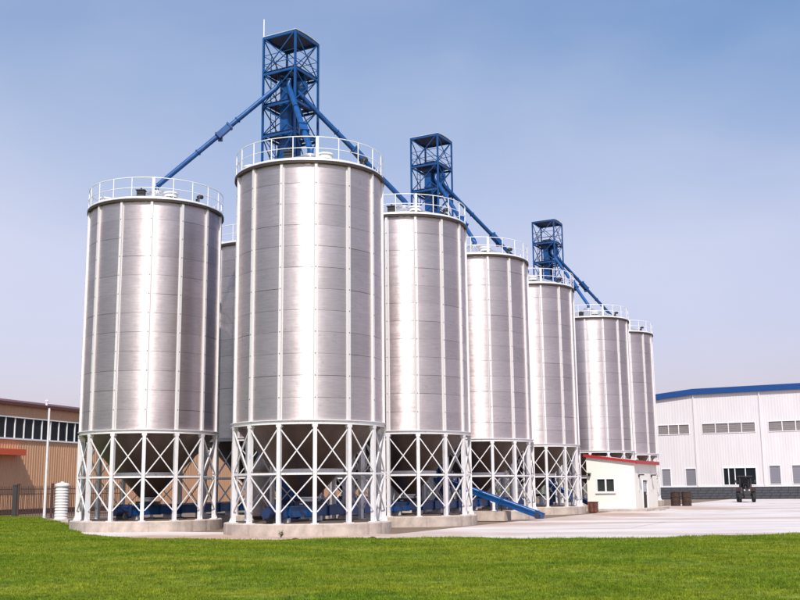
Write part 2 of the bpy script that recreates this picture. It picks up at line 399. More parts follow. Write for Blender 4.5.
def panel_mesh():
    na, nz_ = 6, 2; g = 0.0035; hz = PH - 0.011
    mb = MB(); v = []
    for k in range(nz_ + 1):
        z = hz * k / nz_
        r = RS + 0.0035 * math.sin(PI * k / nz_)
        for j in range(na + 1):
            a = g + (DL - 2 * g) * j / na; v.append((r * math.cos(a), r * math.sin(a), z))
    f = [(k * (na + 1) + j, k * (na + 1) + j + 1, (k + 1) * (na + 1) + j + 1, (k + 1) * (na + 1) + j) for k in range(nz_) for j in range(na)]
    mb.add(v, f, True)
    for k, z in ((0, 0.0), (nz_, hz)):       # turned-in lips at the horizontal seams
        o = [(RS * math.cos(g + (DL - 2 * g) * j / na), RS * math.sin(g + (DL - 2 * g) * j / na), z) for j in range(na + 1)]
        i = [(x * 0.992, y * 0.992, z) for x, y, z in o]
        fs = [(j, j + 1, na + 2 + j, na + 1 + j) for j in range(na)]
        mb.add(o + i, fs if k else [tuple(reversed(q)) for q in fs])
    me = mb.mesh('wall_panel', M['sheet'])
    nrm = []
    for i, vt in enumerate(me.vertices):
        p = Vector((vt.co.x, vt.co.y, 0)).normalized()
        nrm.append((p.x, p.y, 0.012 * math.cos(PI * min(max(vt.co.z / hz, 0), 1)) * -1.0))
    me.normals_split_custom_set_from_vertices(nrm)
    return me
def arc_box(mb, r0, r1, a0, a1, z0, z1, n):
    for j in range(n):
        t0 = a0 + (a1 - a0) * j / n; t1 = a0 + (a1 - a0) * (j + 1) / n
    return mb

LEG_R = RS + 0.015
SM = {}
SM['panel'] = panel_mesh()
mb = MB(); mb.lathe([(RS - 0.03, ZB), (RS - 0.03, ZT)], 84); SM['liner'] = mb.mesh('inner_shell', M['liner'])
mb = MB(); mb.lathe([(RS, ZB), (RS, ZT)], 84); SM['shell'] = mb.mesh('wall', M['sheet'])
mb = MB(); w = 0.062                          # hat-section stiffener with seam bolts
mb.add([(RS - 0.01, -w - .03, ZB), (RS + 0.012, -w - .03, ZB), (RS + 0.012, -w, ZB), (RS + 0.085, -w * .8, ZB), (RS + 0.085, w * .8, ZB), (RS + 0.012, w, ZB), (RS + 0.012, w + .03, ZB), (RS - 0.01, w + .03, ZB)] +
       [(RS - 0.01, -w - .03, ZT - .05), (RS + 0.012, -w - .03, ZT - .05), (RS + 0.012, -w, ZT - .05), (RS + 0.085, -w * .8, ZT - .05), (RS + 0.085, w * .8, ZT - .05), (RS + 0.012, w, ZT - .05), (RS + 0.012, w + .03, ZT - .05), (RS - 0.01, w + .03, ZT - .05)],
       [(i, i + 1, i + 9, i + 8) for i in range(7)] + [(8, 9, 10, 11, 12, 13, 14, 15)])
SM['rib'] = mb.mesh('stiffener_rib', M['rib'])
mb = MB()
for k in range(1, NR):
    z = ZB + k * PH
    mb.box(RS + 0.08, -0.018, z - 0.02, RS + 0.094, 0.018, z + 0.016)
SM['bolts'] = mb.mesh('splice_plate', mat('splice_steel', (0.16, 0.12, 0.11), 0.6, 0.4))
mb = MB(); mb.box(LEG_R - 0.08, -0.070, BASE_H + 0.025, LEG_R + 0.08, 0.070, ZB - 0.16)
mb.box(LEG_R - 0.14, -0.14, BASE_H, LEG_R + 0.14, 0.14, BASE_H + 0.025)
mb.box(LEG_R - 0.10, -0.10, ZB - 0.26, LEG_R + 0.083, 0.10, ZB - 0.163)
mb.add([(LEG_R + .08, -.012, BASE_H + .025), (LEG_R + .15, -.012, BASE_H + .025), (LEG_R + .08, -.012, BASE_H + .2),
        (LEG_R + .08, .012, BASE_H + .025), (LEG_R + .15, .012, BASE_H + .025), (LEG_R + .08, .012, BASE_H + .2)], [(0, 1, 2), (5, 4, 3), (1, 4, 5, 2)])
SM['leg'] = mb.mesh('leg', M['white'])
ZM = BASE_H + (ZB - 0.16 - BASE_H) * 0.50
def polar(r, a, z): return Vector((r * math.cos(a), r * math.sin(a), z))
def brace(z0, z1, flip, dr):
    e = 0.03; a, b = (e, DL - e) if not flip else (DL - e, e)
    p = polar(LEG_R + dr, a, z0); q = polar(LEG_R + dr, b, z1)
    rad = polar(1, DL / 2, 0)
    m = MB().bar(p, q, 0.012, 0.042, up=rad.cross((q - p).normalized()))
    m.bar(p - rad * 0.027, q - rad * 0.027, 0.05, 0.012, up=rad.cross((q - p).normalized()))
    return m.mesh('brace', M['white'])
SM['br'] = [brace(ZM + 0.10, ZB - 0.36, 0, 0.03), brace(ZM + 0.10, ZB - 0.36, 1, 0.055), brace(BASE_H + 0.42, ZM - 0.10, 0, 0.03), brace(BASE_H + 0.42, ZM - 0.10, 1, 0.055)]
SM['strut'] = MB().bar(polar(LEG_R, 0.03, ZM), polar(LEG_R, DL - 0.03, ZM), 0.06, 0.075).mesh('horizontal_strut', M['white'])
mb = MB(); mb.lathe([(RS - 0.12, ZB - 0.16), (RS + 0.10, ZB - 0.16), (RS + 0.10, ZB - 0.135), (RS + 0.055, ZB - 0.13), (RS + 0.055, ZB - 0.03), (RS + 0.115, ZB - 0.025), (RS + 0.115, ZB), (RS - 0.02, ZB)], 84)
SM['ring'] = mb.mesh('ring_beam', M['white'])
ZH = 1.28
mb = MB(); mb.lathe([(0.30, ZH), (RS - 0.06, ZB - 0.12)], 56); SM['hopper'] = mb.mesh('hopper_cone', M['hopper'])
mb = MB(); mb.lathe([(0.30, ZH - .22), (0.36, ZH - .22), (0.36, ZH - .18), (0.30, ZH - .18), (0.30, ZH + .02), (0.40, ZH + 0.02), (0.40, ZH + 0.07)], 24)
SM['outlet'] = mb.mesh('outlet_collar', M['galv'])
mb = MB(); mb.lathe([(1.10, ZH + 0.94), (1.36, ZH + 0.94), (1.36, ZH + 1.12), (1.20, ZH + 1.12)], 40); SM['hband'] = mb.mesh('hopper_band', M['white'])
mb = MB().box(-0.42, -0.34, ZH - 0.26, 0.42, 0.34, ZH - 0.10); mb.box(0.42, -0.08, ZH - 0.22, 0.95, 0.08, ZH - 0.12); SM['slide'] = mb.mesh('slide_gate', M['dark'])
SLOPE = math.tan(R_(20.5))
ZA = ZT + 0.10 + SLOPE * (RS - 0.3)
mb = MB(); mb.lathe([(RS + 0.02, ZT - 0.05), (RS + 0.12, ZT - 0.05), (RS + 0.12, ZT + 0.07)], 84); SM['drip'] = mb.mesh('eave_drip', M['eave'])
mb = MB(); mb.lathe([(RS + 0.12, ZT + 0.07), (RS + 0.11, ZT + 0.10), (RS + 0.0, ZT + 0.105), (0.35, ZA), (0.35, ZA + 0.12), (0.0, ZA + 0.16)], 56)
for k in range(28):
    a = k * 2 * PI / 28
    mb.bar(polar(RS - 0.02, a, ZT + 0.13), polar(0.36, a, ZA + 0.02), 0.03, 0.05)
SM['roof'] = mb.mesh('roof', M['roofsteel'])
RR = RS + 0.06
for nm, z, r in (('top_rail', ZT + 1.0, 0.020), ('mid_rail', ZT + 0.55, 0.016)):
    SM[nm] = MB().tube([polar(RR, 2 * PI * k / 72, z) for k in range(72)], r, 8, closed=True).mesh(nm, M['rail'])
mb = MB(); mb.lathe([(RR + 0.012, ZT + 0.10), (RR + 0.012, ZT + 0.17), (RR - 0.008, ZT + 0.17), (RR - 0.008, ZT + 0.10)], 72); SM['kick'] = mb.mesh('kick_plate', M['rail'])
SM['post'] = MB().tube([polar(RR, 0, ZT + 0.08), polar(RR, 0, ZT + 0.99)], 0.021, 8).mesh('rail_post', M['rail'])
SM['gate'] = MB().bar(polar(RR + 0.01, 0, ZT + 0.05), polar(RR + 0.01, 0, ZT + 1.02), 0.075, 0.05).mesh('gate_post', M['rail'])
# plinth: chamfered drum with shallow vertical joints
RB = RS + 0.30
mb = MB()
prof = [(RB, -0.05), (RB, BASE_H - 0.03), (RB - 0.03, BASE_H), (0, BASE_H)]
n = 112
for (r0, z0), (r1, z1) in zip(prof[:-1], prof[1:]):
    def rg(r, z): return [((r - (0.025 if (j % 8 == 0 and r > 1) else 0)) * math.cos(2 * PI * j / n), (r - (0.025 if (j % 8 == 0 and r > 1) else 0)) * math.sin(2 * PI * j / n), z) for j in range(n)]
    mb.add(rg(r0, z0) + rg(r1, z1), [(j, (j + 1) % n, n + (j + 1) % n, n + j) for j in range(n)])
SM['plinth'] = mb.mesh('plinth', M['conc'])
M['dark_floor'] = mat('darkened_floor_coat', (0.13, 0.085, 0.06), 0.95, noise=0.5, nscale=2.5)  # floor colour darkened to cut bounce and deepen the shade under the silos
mb = MB(); mb.lathe([(RS - 0.22, BASE_H), (RS - 0.24, BASE_H + 0.012), (0.0, BASE_H + 0.014)], 48); SM['floor'] = mb.mesh('darkened_floor', M['dark_floor'])
# roof fittings
mb = MB().box(-0.16, -0.14, 0, 0.16, 0.14, 0.30); mb.box(-0.20, -0.18, 0.30, 0.20, 0.18, 0.34); mb.box(-0.03, -0.03, 0.34, 0.03, 0.03, 0.46)
SM['vent'] = mb.mesh('roof_vent', M['dark'])
mb = MB().tube([(0, 0, 0), (0, 0, 0.22), (0.03, 0, 0.31), (0.10, 0, 0.36), (0.26, 0, 0.37)], 0.09, 10); mb.lathe([(0.13, 0.0), (0.13, 0.05), (0.09, 0.05)], 12)
SM['elbow'] = mb.mesh('vent_elbow', M['dark'])
mb = MB().lathe([(0.30, 0), (0.30, 0.16), (0.34, 0.16), (0.34, 0.22), (0.0, 0.28)], 16)
SM['hatch'] = mb.mesh('roof_hatch', M['rail'])

def make_silo(x, y, label, full=True):
    t = empty('grain_silo', (x, y, 0), 0, label, 'silo', 'grain silos standing in two rows')
    link('darkened_floor', SM['floor'], link('plinth', SM['plinth'], t))
    for i in range(NB):
        a = ROT0 + i * DL
        link('leg', SM['leg'], t, rot=(0, 0, a))
        for b in SM['br']: link('brace', b, t, rot=(0, 0, a))
        link('horizontal_strut', SM['strut'], t, rot=(0, 0, a))
    link('ring_beam', SM['ring'], t)
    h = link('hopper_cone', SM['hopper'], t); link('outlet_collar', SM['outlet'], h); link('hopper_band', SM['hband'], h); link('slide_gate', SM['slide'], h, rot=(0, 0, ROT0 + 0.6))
    if not full:
        link('wall', SM['shell'], t); link('roof', SM['roof'], t); return t
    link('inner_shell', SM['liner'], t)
    for i in range(NB):
        a = ROT0 + i * DL
        r = link('stiffener_rib', SM['rib'], t, rot=(0, 0, a)); tag(link('splice_plate', SM['bolts'], r), kind='stuff')
        for k in range(NR):
            link('wall_panel', SM['panel'], t, loc=(rnd.uniform(-.003, .003), rnd.uniform(-.003, .003), ZB + k * PH + 0.006),
                 rot=(rnd.uniform(-.0022, .0022), rnd.uniform(-.0022, .0022), a))
    rf = link('roof', SM['roof'], t); link('eave_drip', SM['drip'], rf)
    for k, (da, r, m, s) in enumerate(((-14, RS - 0.25, 'vent', 1.0), (42, RS - 0.12, 'elbow', 1.0), (14, RS - 0.9, 'hatch', 1.0), (-70, RS - 0.5, 'hatch', 1.0), (120, RS - 0.6, 'hatch', 1.0))):
        va = R_(-90 + da) - math.atan2(x, y) + rnd.uniform(-.1, .1)
        o = link({'vent': 'roof_vent', 'elbow': 'vent_elbow', 'hatch': 'roof_hatch'}[m], SM[m], rf, loc=polar(r, va, ZT + 0.10 + SLOPE * (RS - r) - 0.02), rot=(0, 0, va + PI / 2))
    link('top_rail', SM['top_rail'], t); link('mid_rail', SM['mid_rail'], t); link('kick_plate', SM['kick'], t)
    for k in range(21): link('rail_post', SM['post'], t, rot=(0, 0, ROT0 + k * 2 * PI / 21))
    link('gate_post', SM['gate'], t, rot=(0, 0, ROT0 + 0.02))
    return t

FRONT = [(-3.617, 41.042), (0.238, 49.113), (4.219, 57.652), (8.143, 66.023), (14.496, 79.435), (18.126, 87.046)]
BK = (-7.418, 5.085)
FL = ['silver silo nearest the camera, its railing in front of the tallest blue tower',
      'silver silo just right of the nearest one, below the middle blue tower',
      'silver silo with the blue inclined conveyor sloping down at its foot',
      'silver silo just left of the cream hut, in front of the farthest blue tower',
      'silver silo whose legs stand hidden behind the cream hut',
      'smallest farthest silver silo, at the right end of the row beside the white warehouse']
BL = ['silver silo standing apart at the far left on its own round plinth',
      'silver silo seen only as a narrow strip between the two nearest silos',
      'rear-row silo behind the others, seen only by its legs through the second silo',
      'rear-row silo behind the others, seen only by its legs through the third silo']
for (x, y), lb in zip(FRONT, FL): make_silo(x, y, lb)
for k, lb in enumerate(BL): make_silo(FRONT[k][0] + BK[0], FRONT[k][1] + BK[1], lb, full=(k < 2))
BACK = [(x + BK[0], y + BK[1]) for x, y in FRONT]

# ------------------------------------------------------------------ elevator towers
TA, TB = 0.965, 0.92        # half sizes of the tower frame
LEV = [0.0, 3.4, 6.6, 9.6, 12.6, 15.4, 18.05, 19.55, 21.15, 22.98]
ANG = R_(61.0)
TM = {}
TM['col'] = MB().box(-0.045, -0.045, 0, 0.045, 0.045, LEV[-1]).mesh('column', M['blue'])
def tower_brace(z0, z1, L, flip, name='brace'):
    p = (-L + 0.05, 0.03 if flip else 0.0, z0 if not flip else z1); q = (L - 0.05, 0.03 if flip else 0.0, z1 if not flip else z0)
    return MB().bar(p, q, 0.04, 0.04).mesh('brace', M['blue'])
TM['br'] = {}
for k in range(len(LEV) - 1):
    for s, L in enumerate((TA, TB)):
        for fl in (0, 1): TM['br'][k, s, fl] = tower_brace(LEV[k] + 0.06, LEV[k + 1] - 0.06, L, fl)
TM['beam'] = [MB().bar((-L, 0, 0), (L, 0, 0), 0.07, 0.11).mesh('beam', M['blue']) for L in (TA, TB)]
mb = MB()                     # grating deck with the hole the elevator legs pass through
mb.box(-TA, -TB, 0.06, -0.62, TB, 0.09); mb.box(0.62, -TB, 0.06, TA, TB, 0.09); mb.box(-0.62, -TB, 0.06, 0.62, -0.36, 0.09); mb.box(-0.62, 0.36, 0.06, 0.62, TB, 0.09)
for k in range(5): mb.box(-TA, -TB + (k + 0.5) * 2 * TB / 5 - 0.02, 0.0, -0.62, -TB + (k + 0.5) * 2 * TB / 5 + 0.02, 0.06); mb.box(0.62, -TB + (k + 0.5) * 2 * TB / 5 - 0.02, 0.0, TA, -TB + (k + 0.5) * 2 * TB / 5 + 0.02, 0.06)
TM['deck'] = mb.mesh('platform', M['bluedk'])  # deck coloured dark to paint in the shade inside the frame
mb = MB(); ov = 0.045          # slightly arched tin canopy
nn = 8; v = []
for i in range(nn + 1):
    x = -TA - ov + (2 * TA + 2 * ov) * i / nn; z = 0.05 + 0.07 * math.sin(PI * i / nn)
    v += [(x, -TB - ov, z), (x, TB + ov, z), (x, -TB - ov, z - 0.03), (x, TB + ov, z - 0.03)]
f = []
for i in range(nn):
    a = 4 * i; b = a + 4; f += [(a, a + 1, b + 1, b), (a + 2, b + 2, b + 3, a + 3), (a, b, b + 2, a + 2), (a + 1, a + 3, b + 3, b + 1)]
f += [(0, 2, 3, 1), (4 * nn, 4 * nn + 1, 4 * nn + 3, 4 * nn + 2)]
mb.add(v, f); TM['roof'] = mb.mesh('canopy', M['roof_tin'])
TM['soffit_shade'] = MB().box(-TA - 0.02, -TB - 0.02, -0.005, TA + 0.02, TB + 0.02, 0.015).mesh('soffit_shade', M['bluedk'])  # added dark sheet: the shade under the canopy put into colour
mb = MB()                     # two trunkings of the bucket elevator with flanged joints
for sx in (-1, 1):
    mb.box(sx * 0.40 - 0.16, -0.22, 0.4, sx * 0.40 + 0.16, 0.22, 20.9)
    for k in range(9):
        z = 2.2 + k * 2.2; mb.box(sx * 0.40 - 0.19, -0.25, z, sx * 0.40 + 0.19, 0.25, z + 0.06)
TM['legs'] = mb.mesh('elevator_trunking', M['blue'])
mb = MB().box(-0.70, -0.30, 0.0, 0.70, 0.30, 1.2); TM['boot'] = mb.mesh('elevator_boot', M['bluedk'])
mb = MB(); prof = [(-0.68, 0), (0.68, 0), (0.68, 0.42)] + [(0.68 * math.cos(t), 0.42 + 0.42 * math.sin(t)) for t in [PI * k / 10 for k in range(1, 10)]] + [(-0.68, 0.42)]
k = len(prof); mb.add([(x, -0.27, z) for x, z in prof] + [(x, 0.27, z) for x, z in prof],
                      [tuple(range(k)), tuple(reversed(range(k, 2 * k)))] + [(i, i + k, (i + 1) % k + k, (i + 1) % k) for i in range(k)])
TM['head'] = mb.mesh('elevator_head', M['bluedk'])
mb = MB().lathe([(0.13, 0), (0.13, 0.42), (0.16, 0.42), (0.16, 0.46), (0, 0.47)], 16, cap0=True); TM['motor'] = mb.mesh('drive_motor', M['blue'])
mb = MB().lathe([(0.16, -0.45), (0.36, -0.05), (0.36, 0.25), (0.20, 0.45)], 16, cap0=True, cap1=True); TM['dist'] = mb.mesh('distributor', M['blue'])
mb = MB()
for sx in (-0.2, 0.2): mb.bar((sx, 0, 0.5), (sx, 0, 22.0), 0.03, 0.03)
for k in range(70): mb.bar((-0.2, 0, 0.6 + k * 0.3), (0.2, 0, 0.6 + k * 0.3), 0.02, 0.02)
TM['ladder'] = mb.mesh('ladder', M['bluedk'])
mb = MB()
for z in (0.45, 0.9):
    for p, q in (((-TA, -TB), (TA, -TB)), ((TA, -TB), (TA, TB)), ((TA, TB), (-TA, TB)), ((-TA, TB), (-TA, -TB))):
        mb.tube([(p[0], p[1], z), (q[0], q[1], z)], 0.016, 6)
TM['guard'] = mb.mesh('guard_rail', M['blue'])
def make_tower(x, y, label, antenna=False):
    t = empty('elevator_tower', (x, y, 0), ANG, label, 'tower', 'blue bucket elevator towers between the silos')
    for sx in (-1, 1):
        for sy in (-1, 1): link('column', TM['col'], t, (sx * TA, sy * TB, 0))
    for k in range(len(LEV) - 1):
        for s, L, other in ((0, TA, TB), (1, TB, TA)):
            for side in (-1, 1):
                loc = (0, side * other, 0) if s == 0 else (side * other, 0, 0); rz = 0 if s == 0 else PI / 2
                for fl in (0, 1): link('brace', TM['br'][k, s, fl], t, loc, (0, 0, rz))
                link('beam', TM['beam'][s], t, (loc[0], loc[1], LEV[k + 1] - 0.055), (0, 0, rz))
    for z in LEV[6:9]: link('platform', TM['deck'], t, (0, 0, z))
    link('guard_rail', TM['guard'], t, (0, 0, LEV[8]))
    link('soffit_shade', TM['soffit_shade'], link('canopy', TM['roof'], t, (0, 0, LEV[-1])))
    link('elevator_trunking', TM['legs'], t); link('elevator_boot', TM['boot'], t)
    hd = link('elevator_head', TM['head'], t, (0, 0, 20.75)); link('drive_motor', TM['motor'], hd, (0.15, -0.30, 0.30), (R_(90), 0, 0))
    link('distributor', TM['dist'], t, (0.02, -0.55, 20.42))
    link('ladder', TM['ladder'], t, (-0.55, 0.62, 0.0))
    if antenna:
        put('antenna_rod', MB().tube([(0, 0, 0), (0, 0, 0.95)], 0.028, 8), M['rail'], t, (-TA, TB, LEV[-1]))
    return t
TW = [(-5.14, 47.62), (2.05, 62.56), (12.2, 83.85)]
make_tower(*TW[0], 'tallest looking blue steel tower with white rod, rising behind the nearest silo', True)
make_tower(*TW[1], 'blue steel tower rising behind the second silo, middle one of the three')
make_tower(*TW[2], 'smallest farthest blue steel tower, rightmost of the three')

# spouts from the towers to the silo roofs
def spout(p0, p1, label, box_at=0.45, r=0.122):
    p0 = Vector(p0); p1 = Vector(p1); t = empty('grain_spout', p0, 0, label, 'spout', 'blue spouts from towers to silo roofs')
    d = p1 - p0; dn = d.normalized(); L = d.length
    knee = Vector((d.x, d.y, 0)).normalized() * 0.12 + Vector((0, 0, -0.30))
    end = d + Vector((0, 0, 0.12)); tip = d + Vector((0, 0, -0.25))
    mb = MB().tube([Vector((0, 0, 0.15)), knee * 0.6, knee + (d - knee).normalized() * 0.25], r, 12)
    put('inlet_bend', mb, M['blue'], t)
    s = knee + (d - knee).normalized() * 0.2
    put('pipe', MB().tube([s, end], r, 12), M['blue'], t)
    put('outlet_bend', MB().tube([end - dn * 0.05, end + dn * 0.12, tip], r * 1.1, 12), M['blue'], t)
    c = s.lerp(end, box_at)
    bx = put('slide_valve', MB().bar(c - dn * 0.32, c + dn * 0.32, 0.34, 0.27).bar(c - dn * 0.40, c - dn * 0.32, 0.40, 0.34).bar(c + dn * 0.32, c + dn * 0.40, 0.40, 0.34), M['blue'], t)
    put('actuator', MB().bar(c + Vector((0, 0, -0.16)) + dn * 0.22, c + Vector((0, 0, -0.34)) + dn * 0.22, 0.14, 0.2), M['bluedk'], bx)
    n = max(2, int(L / 2.2))
    for k in range(1, n):
        q = s.lerp(end, k / n); a = q - dn * 0.025; b = q + dn * 0.025
        put('pipe_flange', MB().tube([a, b], r * 1.32, 12), M['blue'], t)
    return t
TOPZ = ZA + 0.30
def tw(i, dx, dy, z): return (TW[i][0] + dx, TW[i][1] + dy, z + 0.42)
spout(tw(0, -0.35, -0.65, 20.35), (BACK[0][0], BACK[0][1], TOPZ), 'long blue pipe sloping left from the tallest tower to the far left silo', 0.45)
spout(tw(0, 0.0, -0.85, 20.1), (FRONT[0][0], FRONT[0][1], TOPZ), 'short steep blue pipe from the tallest tower to the nearest silo', 0.70)
spout(tw(0, 0.35, -0.45, 20.0), (FRONT[1][0], FRONT[1][1], TOPZ), 'blue pipe sloping right from the tallest tower to the second silo', 0.55)
spout(tw(0, 0.0, -0.1, 19.9), (BACK[1][0], BACK[1][1], TOPZ), 'blue pipe from the tallest tower to the strip of silo behind', 0.6)
spout(tw(1, 0.2, -0.75, 20.0), (FRONT[2][0], FRONT[2][1], TOPZ), 'steep blue pipe from the middle tower to the conveyor-foot silo', 0.7)
spout(tw(1, 0.5, -0.35, 20.0), (FRONT[3][0], FRONT[3][1], TOPZ), 'long blue pipe sloping right from the middle tower', 0.62)
spout(tw(2, 0.2, -0.75, 20.0), (FRONT[4][0], FRONT[4][1], TOPZ), 'lower steeper blue pipe of the pair from the farthest tower', 0.6)
spout(tw(2, 0.5, -0.35, 20.0), (FRONT[5][0], FRONT[5][1], TOPZ), 'upper longer blue pipe of the pair from the farthest tower', 0.45)

# ------------------------------------------------------------------ conveyors under the silos
def conveyor(p, L, label):
    t = empty('trough_conveyor', p, math.atan2(ROW.y, ROW.x), label, 'conveyor', 'blue conveyors under the silo rows')
    put('trough', MB().box(0, -0.26, 0.62, L, 0.26, 0.98), M['blue'], t)
    mb = MB().box(-0.03, -0.31, 0.98, L + 0.03, 0.31, 1.01)
    for k in range(int(L / 1.5)): mb.box(0.4 + k * 1.5, -0.33, 0.60, 0.46 + k * 1.5, 0.33, 1.03)
    put('cover', mb, M['blue'], t)
    put('end_plate', MB().box(-0.06, -0.34, 0.52, -0.032, 0.34, 1.08), M['bluedk'], t)
    me = MB().box(-0.09, -0.24, 0.0, 0.09, 0.24, 0.62).mesh('support_foot', M['white'])
    for k in range(int(L / 2.4)): link('support_foot', me, t, (0.5 + k * 2.4, 0, 0.0))
    mt = put('drive_motor', MB().tube([(-0.75, 0, 0.80), (-0.065, 0, 0.80)], 0.19, 14), M['bluedk'], t)
    put('gearbox', MB().box(-0.35, -0.22, 0.45, -0.07, 0.22, 0.74), M['dark'], mt)
    return t
st = lambda q, k: (q[0] - ROW.x * k, q[1] - ROW.y * k, 0.0)
conveyor(st(FRONT[0], 2.3), 29.5, 'blue trough conveyor running under the right-hand row of silos')
conveyor(st(BACK[0], 1.4), 21.0, 'blue trough conveyor running under the far left silo')

def ramp_conveyor(p0, p1, label):
    p0 = Vector(p0); p1 = Vector(p1); d = p1 - p0; L = d.length
    t = empty('inclined_conveyor', (p1.x, p1.y, 0), 0, label, 'conveyor', 'blue inclined conveyors beside the silos')
    o = Vector((p1.x, p1.y, 0)); a = p0 - o; b = p1 - o; dn = d.normalized()
    side = dn.cross(Vector((0, 0, 1))).normalized(); up = side.cross(dn)
    put('trough', MB().bar(a, b, 0.50, 0.20), M['blue'], t)
    for s in (-1, 1): put('side_lip', MB().bar(a + up * 0.13 + side * (0.25 * s), b + up * 0.13 + side * (0.25 * s), 0.05, 0.08), M['blue'], t)
    put('top_cover', MB().bar(a + up * 0.115, b + up * 0.115 - dn * 0.5, 0.44, 0.02), mat('pale_blue_cover', (0.32, 0.42, 0.60), 0.5), t)
    for k in range(1, int(L / 1.2)):
        q = a + dn * (k * 1.2); put('frame_hoop', MB().bar(q - up * 0.12, q + up * 0.18, 0.57, 0.05, up=dn), M['blue'], t)
    for f in (0.25, 0.6):
        q = a.lerp(b, f)
        for s in (-1, 1): put('support_leg', MB().bar(q + side * (0.24 * s) - up * 0.1, Vector((q.x, q.y, 0)) + side * (0.3 * s), 0.06, 0.06), M['blue'], t)
    put('tail_roller', MB().tube([b - side * 0.34 - dn * 0.15, b + side * 0.34 - dn * 0.15], 0.13, 14), M['dark'], t)
    return t
ramp_conveyor((1.9, 54.0, 2.05), (6.72, 51.26, 0.20), 'blue inclined conveyor sloping to the ground between the second and third silos')
ramp_conveyor((9.6, 73.6, 2.0), (13.0, 71.6, 0.25), 'blue inclined conveyor half seen through the legs beside the cream hut')

M['dusty'] = mat('dusty_steel', (0.30, 0.25, 0.23), 0.7, 0.2, noise=0.4, nscale=2.5)
t = empty('dust_tank', (-5.95, 44.9, 0), 0, 'grey upright dust tank half hidden behind the left legs of the nearest silo', 'tank')
put('barrel', MB().lathe([(0.42, 0.55), (0.42, 2.45)], 24), M['dusty'], t)
put('collar', MB().lathe([(0.42, 2.45), (0.50, 2.45), (0.50, 2.56), (0.42, 2.56)], 24), M['dusty'], t)
put('dome', MB().lathe([(0.42, 2.56), (0.36, 2.72), (0.22, 2.86), (0.08, 2.92), (0.08, 3.1), (0, 3.1)], 24), M['dusty'], t)
put('discharge_cone', MB().lathe([(0.12, 0.15), (0.42, 0.55)], 24), M['hopper'], t)
for k in range(4): put('leg', MB().bar(polar(0.44, k * PI / 2 + .4, -0.02), polar(0.44, k * PI / 2 + .4, 1.0), 0.07, 0.07), M['dusty'], t)

# ------------------------------------------------------------------ corrugated sheet
def corrugated(mb, o, d, n, u0, u1, z0, z1, pitch=0.25, depth=0.03):
    k = max(1, int(round((u1 - u0) / pitch))); p = (u1 - u0) / k; pts = []
    for i in range(k):
        b = u0 + i * p
        pts += [(b, 0), (b + p * 0.50, 0), (b + p * 0.62, depth), (b + p * 0.88, depth)]
    pts.append((u1, 0)); v = []
    for u, e in pts:
        q = o + d * u + n * e; v += [(q.x, q.y, z0), (q.x, q.y, z1)]
    mb.add(v, [(2 * i, 2 * i + 2, 2 * i + 3, 2 * i + 1) for i in range(len(pts) - 1)])
    return mb
def obox(mb, o, d, n, u0, u1, e0, e1, z0, z1):
    v = []
    for z in (z0, z1):
        for u, e in ((u0, e0), (u1, e0), (u1, e1), (u0, e1)):
            q = o + d * u + n * e; v.append((q.x, q.y, z))
    return mb.add(v, [(0, 3, 2, 1), (4, 5, 6, 7), (0, 1, 5, 4), (1, 2, 6, 5), (2, 3, 7, 6), (3, 0, 4, 7)])
Z0 = Vector((0, 0, 0))
class Fr:
    """a wall frame: local u along the wall, e outwards"""
    def __init__(s, d): s.d = Vector((*d, 0)).normalized(); s.n = Vector((s.d.y, -s.d.x, 0))
    def box(s, mb, *a): return obox(mb, Z0, s.d, s.n, *a)
    def cor(s, mb, *a, **k): return corrugated(mb, Z0, s.d, s.n, *a, **k)

# --- left: orange factory hall
M['orange'] = mat('orange_sheet', (0.60, 0.335, 0.185), 0.6, noise=0.12, nscale=1.2, stretch=(1, 1, 0.2))
M['redroof'] = mat('red_roof', (0.10, 0.035, 0.028), 0.6)
M['awning'] = mat('awning_red', (0.55, 0.085, 0.03), 0.6)
M['brown'] = mat('brown_paint', (0.05, 0.022, 0.015), 0.6)
FO = Fr((0.2897, 0.9571)); HO = Vector((-28.93, 75.47, 0))
hall = empty('factory_hall', HO, 0, 'orange corrugated factory hall with ribbon window and dark red roof, far left', 'building')
U0, U1 = -12.0, 122.0
put('wall_sheet', FO.cor(MB(), U0, U1, 0.0, 5.38, pitch=0.30, depth=0.022), M['orange'], hall).data.name = 'lower_wall'
put('wall_sheet', FO.cor(MB(), U0, U1, 7.05, 7.86, pitch=0.30, depth=0.022), M['orange'], hall)
rb = put('ribbon_window', FO.box(FO.box(MB(), U0, U1, -0.02, 0.10, 5.38, 5.50), U0, U1, -0.02, 0.08, 6.97, 7.05), M['rail'], hall)
pane = FO.box(MB(), 0.04, 1.02, -0.06, -0.03, 5.50, 6.97).mesh('pane', M['glass'])
mull = FO.box(MB(), -0.032, 0.032, -0.05, 0.05, 5.50, 6.97).mesh('mullion', M['rail'])
for k in range(-11, 60):
    q = FO.d * (0.75 + k * 1.075)
    link('pane', pane, rb, q); link('mullion', mull, rb, q)
put('back_wall', FO.box(MB(), U0, U1, -14, -0.5, 0, 7.8), M['brown'], hall)
rf = put('roof', FO.box(MB(), U0 - .3, U1 + .3, -14.2, 0.28, 7.86, 8.08), M['redroof'], hall)
v = [FO.d * u + FO.n * e for u in (U0 - .3, U1 + .3) for e in (-14.2, -7, 0.28)]
put('roof_ridge', MB().add([(p.x, p.y, z) for p, z in zip(v, (8.09, 9.2, 8.09, 8.09, 9.2, 8.09))], [(0, 3, 4, 1), (1, 4, 5, 2), (0, 1, 2), (3, 5, 4)]), M['redroof'], rf)
